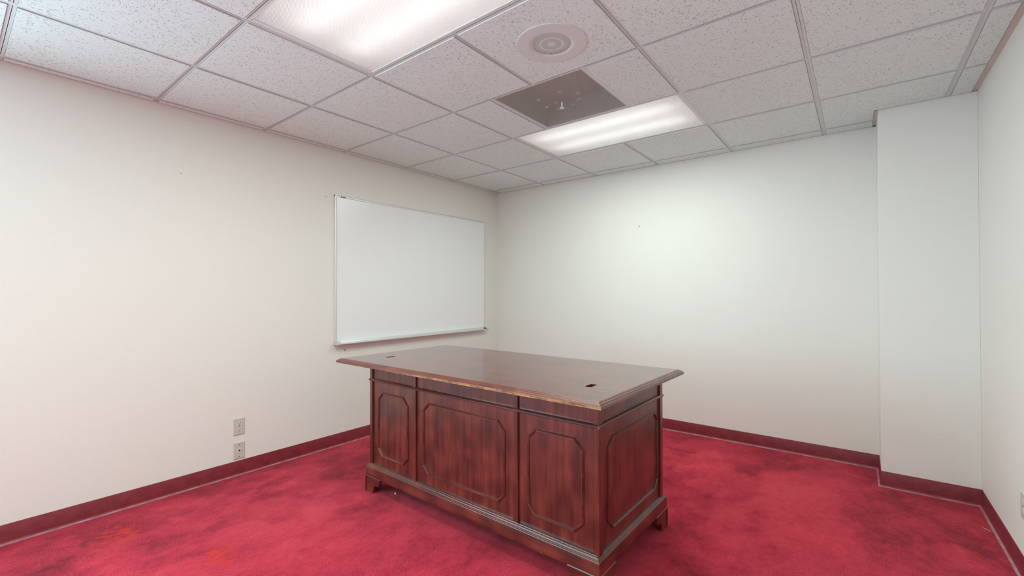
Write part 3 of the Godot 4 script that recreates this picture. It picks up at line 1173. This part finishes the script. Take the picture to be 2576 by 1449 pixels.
func make_outlets() -> void:
	# local: x off the wall, y up, z along it; the left wall's plates face +x
	var o := thing("power_outlet", "beige duplex power outlet on the left wall above the phone jack", "outlet", Vector3(XL, 0.3250, -1.2440))
	wall_plate(o)
	for s in [1.0, -1.0]:
		var y: float = s * 0.0194
		var st := mb()
		var ring := []
		for k in 28:
			var a := TAU * k / 28
			ring.append(Vector2(-cos(a) * 0.0172, clampf(sin(a) * 0.0172, -0.0142, 0.0142)))
		prism(st, Vector3(0.0045, y, 0), Vector3(0, 0, 1), Vector3.UP, ring, -0.0019)
		var r := part("receptacle", st, M.socket, o)
		for h in [[-0.0064, 0.0040, 0.0012, 0.0043], [0.0064, 0.0040, 0.0012, 0.0036]]:
			st = mb()
			box(st, Vector3(0.0062, y + h[1] - h[3], h[0] - h[2]), Vector3(0.0067, y + h[1] + h[3], h[0] + h[2]))
			part("slot", st, M.black, r)
		st = mb()
		lathe(st, Vector3(0.0, y - 0.0076, 0), Vector3.RIGHT, [Vector2(0.0026, 0.006), Vector2(0.0026, 0.0067), Vector2(0.0, 0.0067)], 12)
		part("ground_hole", st, M.black, r)
	screw(o, 0.0)
	var j := thing("phone_jack", "beige telephone jack plate with two screws just above the left baseboard", "phone jack", Vector3(XL, 0.1640, -1.2450))
	wall_plate(j)
	var st2 := mb()
	lathe(st2, Vector3.ZERO, Vector3.RIGHT, [Vector2(0.0150, 0.0045), Vector2(0.0142, 0.0066), Vector2(0.0, 0.0066)], 28)
	var jack := part("jack_collar", st2, M.socket, j)
	st2 = mb()
	prism(st2, Vector3(0.0072, 0.001, 0), Vector3(0, 0, 1), Vector3.UP, [Vector2(-0.0055, 0.0052), Vector2(0.0055, 0.0052), Vector2(0.0055, 0), Vector2(0.0032, -0.0022), Vector2(0.0022, -0.0056), Vector2(-0.0022, -0.0056), Vector2(-0.0032, -0.0022), Vector2(-0.0055, 0)], -0.0008)
	part("jack_opening", st2, M.black, jack)
	screw(j, 0.0390)
	screw(j, -0.0405)
	# a third plate, on the right wall
	var b := thing("wall_plate", "beige plate low on the right wall beyond the pier", "outlet", Vector3(XR, 0.312, -2.825), PI)
	wall_plate(b)
	for s in [1.0, -1.0]:
		st2 = mb()
		lathe(st2, Vector3(0, s * 0.0194, 0), Vector3.RIGHT, [Vector2(0.0172, 0.0045), Vector2(0.0168, 0.0064), Vector2(0.0, 0.0064)], 24)
		part("receptacle", st2, M.socket, b)
	screw(b, 0.0)


func wall_plate(o: Node3D) -> void:
	var st := mb()
	var hw := 0.0351
	var hh := 0.0573
	var prof := [Vector2(0, 0), Vector2(0, 0.0014), Vector2(-0.0012, 0.0030), Vector2(-0.0046, 0.0048)]
	sweep(st, [Vector3(0, -hh, hw), Vector3(0, -hh, -hw), Vector3(0, hh, -hw), Vector3(0, hh, hw)], Vector3.RIGHT, prof, true)
	var e := 0.0046
	quad(st, Vector3(0.0048, -hh + e, hw - e), Vector3(0.0048, -hh + e, -hw + e), Vector3(0.0048, hh - e, -hw + e), Vector3(0.0048, hh - e, hw - e))
	part("cover_plate", st, M.plate, o)


func screw(o: Node3D, y: float) -> void:
	var st := mb()
	lathe(st, Vector3(0, y, 0), Vector3.RIGHT, [Vector2(0.0034, 0.0045), Vector2(0.0030, 0.0056), Vector2(0.0, 0.0060)], 14)
	var s := part("screw", st, M.steel, o)
	st = mb()
	box(st, Vector3(0.0058, y - 0.0028, -0.0005), Vector3(0.0062, y + 0.0028, 0.0005))
	part("screw_slot", st, M.black, s)


# ------------------------------------------------------------------ things in the ceiling

# a sheet of hexagonal cells in rows along z (or along x); each cell is a ring round a hole, or a pyramid of the given height
func hex_sheet(lx: float, lz: float, pitch: float, hole: float, peak: float, rows_x: bool) -> ArrayMesh:
	var verts := PackedVector3Array()
	var norms := PackedVector3Array()
	var idx := PackedInt32Array()
	var rowstep := pitch * sqrt(3.0) / 2.0
	var la := lx if rows_x else lz       # along the rows
	var lb := lz if rows_x else lx
	var na := int(la / pitch) - 1
	var nb := int(lb / rowstep) - 1
	var R := pitch / sqrt(3.0)
	var corner := []
	for k in 6:
		corner.append(Vector2(sin(TAU * k / 6), cos(TAU * k / 6)))
	for b in nb:
		var cb := (b - (nb - 1) / 2.0) * rowstep
		for a in na:
			var ca := (a - (na - 1) / 2.0 + (0.25 if b % 2 else -0.25)) * pitch
			var first := verts.size()
			if hole > 0.0:
				for k in 6:
					for r in [R, hole]:
						var q: Vector2 = Vector2(ca, cb) + corner[k] * r
						verts.append(Vector3(q.x, 0, q.y) if rows_x else Vector3(q.y, 0, q.x))
						norms.append(Vector3.DOWN)
				for k in 6:
					var i0 := first + 2 * k
					var i1 := first + 2 * ((k + 1) % 6)
					idx.append_array(PackedInt32Array([i0, i1 + 1, i0 + 1, i0, i1, i1 + 1]))
			else:
				var top := Vector3(ca, -peak, cb) if rows_x else Vector3(cb, -peak, ca)
				for k in 6:
					var p: Vector2 = Vector2(ca, cb) + corner[k] * R
					var q: Vector2 = Vector2(ca, cb) + corner[(k + 1) % 6] * R
					var v0 := Vector3(p.x, 0, p.y) if rows_x else Vector3(p.y, 0, p.x)
					var v1 := Vector3(q.x, 0, q.y) if rows_x else Vector3(q.y, 0, q.x)
					var n := (v1 - v0).cross(top - v0).normalized()
					if n.y > 0:
						n = -n
					for v in [v0, v1, top]:
						verts.append(v)
						norms.append(n)
					var i := first + 3 * k
					if (v1 - v0).cross(top - v0).dot(n) > 0:
						idx.append_array(PackedInt32Array([i, i + 2, i + 1]))
					else:
						idx.append_array(PackedInt32Array([i, i + 1, i + 2]))
	var arr := []
	arr.resize(Mesh.ARRAY_MAX)
	arr[Mesh.ARRAY_VERTEX] = verts
	arr[Mesh.ARRAY_NORMAL] = norms
	arr[Mesh.ARRAY_INDEX] = idx
	var m := ArrayMesh.new()
	m.add_surface_from_arrays(Mesh.PRIMITIVE_TRIANGLES, arr)
	return m


func make_lights() -> void:
	var hx := G - 0.0135
	var hz := G / 2 - 0.0135
	var prisms := hex_sheet(2 * hx - 0.020, 2 * hz + 0.004, 0.0056, 0.0, 0.0016, false)
	var labels := ["long prismatic ceiling light between the plain tiles and the round speaker", "long ceiling light beside the dark perforated air vent", "added long ceiling light, unseen behind the camera, that fills the room"]
	for k in 3:
		var l := thing("ceiling_light", labels[k], "light", Vector3(U0 + G, H, V0 - G * (LAMP_ROWS[k] + 0.5)), 0.0, "ceiling lights")
		# housing: a white tray above the lens
		var st := mb()
		var t := 0.10
		box(st, Vector3(-hx, t, -hz), Vector3(hx, t + 0.004, hz))
		for s in [-1.0, 1.0]:
			box(st, Vector3(s * hx, 0.003, -hz), Vector3(s * (hx - 0.003), t, hz))
			box(st, Vector3(-hx, 0.003, s * hz), Vector3(hx, 0.003 + t - 0.003, s * (hz - 0.003)))
		part("housing", st, M.lamp_metal, l)
		for s in [-1.0, 1.0]:
			st = mb()
			box(st, Vector3(s * (hx + 0.002), 0.0005, -hz), Vector3(s * (hx - 0.017), 0.005, hz), 0.001)
			part("door_frame", st, M.white_metal, l)
			st = mb()
			box(st, Vector3(-hx, 0.0005, s * (hz + 0.001)), Vector3(hx, 0.005, s * (hz - 0.004)), 0.001)
			part("door_frame", st, M.white_metal, l)
		if k == 2:     # the added fill troffer behind the camera: a plain glowing lens
			st = mb()
			box(st, Vector3(-hx + 0.012, 0.0052, -hz), Vector3(hx - 0.012, 0.0075, hz))
			part("lens", st, M.lens_glow, l)
			continue
		var ln := part("lens", prisms, M.lens, l, "prismatic acrylic lens glowing white")
		ln.position = Vector3(0, 0.0052, 0)
		for s in [-1.0, 1.0]:
			st = mb()
			lathe(st, Vector3(-0.51, 0.078, s * 0.125), Vector3.RIGHT, [Vector2(0, 0), Vector2(0.0125, 0), Vector2(0.0125, 1.02), Vector2(0, 1.02)], 20)
			part("fluorescent_tube", st, M.tube, l)


func make_speaker() -> void:
	var s := thing("ceiling_speaker", "round pale metal ceiling speaker with a perforated centre", "speaker", Vector3(-1.104, TF, -1.718))
	var st := mb()
	# baffle: flat ring with a rolled rim and a dished centre; the axis points down
	lathe(st, Vector3.ZERO, Vector3.DOWN, [Vector2(0.1610, 0.0), Vector2(0.1612, 0.0024), Vector2(0.1600, 0.0036), Vector2(0.1575, 0.0041), Vector2(0.130, 0.0048), Vector2(0.1050, 0.0052), Vector2(0.1010, 0.0046), Vector2(0.0960, 0.0026), Vector2(0.0905, 0.0010), Vector2(0.0880, 0.0014)], 96)
	part("baffle", st, M.speaker, s)
	st = mb()
	grille_zone(st, 0.0165, 0.0470, 5, 36)
	grille_zone(st, 0.0555, 0.0885, 5, 72)
	annulus(st, 0.0, 0.0165, 48)
	annulus(st, 0.0470, 0.0555, 72)
	part("grille", st, M.speaker, s)
	st = mb()
	lathe(st, Vector3.ZERO, Vector3.DOWN, [Vector2(0.092, 0.0005), Vector2(0.091, -0.040), Vector2(0.030, -0.075), Vector2(0.0, -0.075)], 48)
	part("cone", st, M.black, s)
	for k in 4:
		st = mb()
		var a := TAU * k / 4 + 0.66
		lathe(st, Vector3(cos(a) * 0.143, 0, sin(a) * 0.143), Vector3.DOWN, [Vector2(0.0038, 0.0040), Vector2(0.0032, 0.0056), Vector2(0.0, 0.0060)], 12)
		part("screw", st, M.grille, s)


func annulus(st: SurfaceTool, r0: float, r1: float, n: int, y := -0.0014) -> void:
	for i in n:
		var a0 := TAU * i / n
		var a1 := TAU * (i + 1) / n
		quad(st, Vector3(cos(a0) * r0, y, sin(a0) * r0), Vector3(cos(a0) * r1, y, sin(a0) * r1), Vector3(cos(a1) * r1, y, sin(a1) * r1), Vector3(cos(a1) * r0, y, sin(a1) * r0))


# rows of square holes between two radii: the metal that is left
func grille_zone(st: SurfaceTool, r0: float, r1: float, rows: int, spokes: int) -> void:
	var step := (r1 - r0) / rows
	for k in rows + 1:
		var r := r0 + step * k
		annulus(st, r - (step * 0.19 if k > 0 else 0.0), r + (step * 0.19 if k < rows else 0.0), spokes)
	for k in rows:
		var ra := r0 + step * k + step * 0.19
		var rb := r0 + step * (k + 1) - step * 0.19
		for i in spokes:
			var a0 := TAU * (i - 0.22) / spokes
			var a1 := TAU * (i + 0.22) / spokes
			var y := -0.0014
			quad(st, Vector3(cos(a0) * ra, y, sin(a0) * ra), Vector3(cos(a0) * rb, y, sin(a0) * rb), Vector3(cos(a1) * rb, y, sin(a1) * rb), Vector3(cos(a1) * ra, y, sin(a1) * ra))


func make_vent() -> void:
	var v := thing("air_vent", "square perforated metal air vent, dark, in the ceiling beside the small light", "vent", Vector3(gx(1), H, gz(2.5)))
	var s := 0.2905
	var st := mb()
	for k in [-1.0, 1.0]:
		box(st, Vector3(k * (s + 0.0035), 0.0008, -s), Vector3(k * (s - 0.004), 0.004, s))
		box(st, Vector3(-s, 0.0008, k * (s + 0.0035)), Vector3(s, 0.004, k * (s - 0.004)))
	part("rim", st, M.grille, v)
	var sheet := part("perforated_sheet", hex_sheet(2 * s + 0.006, 2 * s + 0.006, 0.0070, 0.0030, 0.0, true), M.grille, v, "metal sheet full of small round holes")
	sheet.position = Vector3(0, 0.0022, 0)
	st = mb()
	for k in [-1.0, 1.0]:
		box(st, Vector3(k * s, 0.004, -s), Vector3(k * (s - 0.003), 0.145, s))
		box(st, Vector3(-s, 0.004, k * s), Vector3(s, 0.145, k * (s - 0.003)))
	box(st, Vector3(-s, 0.142, -s), Vector3(s, 0.145, s))
	part("duct_box", st, M.duct, v)
	# vanes and bolts of the pattern plates that show faintly through the holes
	for p in [[-0.13, -0.03], [-0.09, -0.10], [-0.05, -0.01], [0.02, -0.10], [0.09, -0.05], [0.12, 0.02], [0.05, 0.10], [-0.11, 0.09]]:
		st = mb()
		box(st, Vector3(p[0] - 0.012, 0.012, p[1] - 0.006), Vector3(p[0] + 0.012, 0.022, p[1] + 0.006), 0.002)
		part("pattern_clip", st, M.clip, v)
	# the latch that hangs from the middle
	st = mb()
	lathe(st, Vector3.ZERO, Vector3.DOWN, [Vector2(0.0052, -0.004), Vector2(0.0052, 0.029), Vector2(0.0100, 0.0305)], 20)
	lathe(st, Vector3.ZERO, Vector3.DOWN, [Vector2(0.0052, 0.0285), Vector2(0.0135, 0.0298), Vector2(0.0146, 0.0312), Vector2(0.0135, 0.0332), Vector2(0.0, 0.0345)], 24)
	part("latch_knob", st, M.white_metal, v, "small white knob on a stem")


# ------------------------------------------------------------------ odds and ends

func make_small_things() -> void:
	var nails := [
		["dark screw head left in the left wall beside the top of the whiteboard", Vector3(XL, 1.985, -1.866), 0.0034, 0],
		["tiny nail in the bare left wall far from the whiteboard", Vector3(XL, 1.969, -0.913), 0.0022, 0],
		["brown screw anchor in the left wall below the whiteboard tray", Vector3(XL, 0.756, -2.028), 0.0045, 0],
		["tiny nail in the left wall between whiteboard and corner", Vector3(XL, 0.900, -3.915), 0.0026, 0],
		["small dark nail high in the bare back wall", Vector3(-1.600, 1.833, ZB), 0.0046, 1],
	]
	for n in nails:
		var o := thing("wall_nail", n[0], "nail", n[1], -PI / 2 if n[3] == 1 else 0.0)
		var st := mb()
		lathe(st, Vector3.ZERO, Vector3.RIGHT, [Vector2(n[2], 0.0), Vector2(n[2], 0.0012), Vector2(n[2] * 0.7, 0.0022), Vector2(0.0, 0.0026)], 14)
		var hd := part("head", st, M.brown, o)
		st = mb()
		box(st, Vector3(0.0020, -n[2] * 0.7, -n[2] * 0.14), Vector3(0.0029, n[2] * 0.7, n[2] * 0.14))
		part("slot", st, M.black, hd)
	# litter on the carpet
	var s := thing("straw_fibre", "thin pale straw lying on the carpet beside the right baseboard", "straw", Vector3(0.510, 0, -3.303), -0.88)
	var st := mb()
	lathe(st, Vector3(-0.020, 0.0016, 0), Vector3.RIGHT, [Vector2(0, 0), Vector2(0.0008, 0), Vector2(0.0006, 0.04), Vector2(0, 0.04)], 8)
	part("stem", st, M.scrap, s)
	var c := thing("paper_scrap", "tiny pale scrap on the carpet under the front edge of the desk", "scrap", Vector3(-2.234, 0, -1.709), 0.4)
	st = mb()
	prism(st, Vector3.ZERO, Vector3.RIGHT, Vector3.UP, [Vector2(-0.006, 0), Vector2(0.006, 0), Vector2(0.004, 0.006), Vector2(-0.001, 0.010), Vector2(-0.005, 0.005)], 0.003)
	part("flake", st, M.scrap, c)
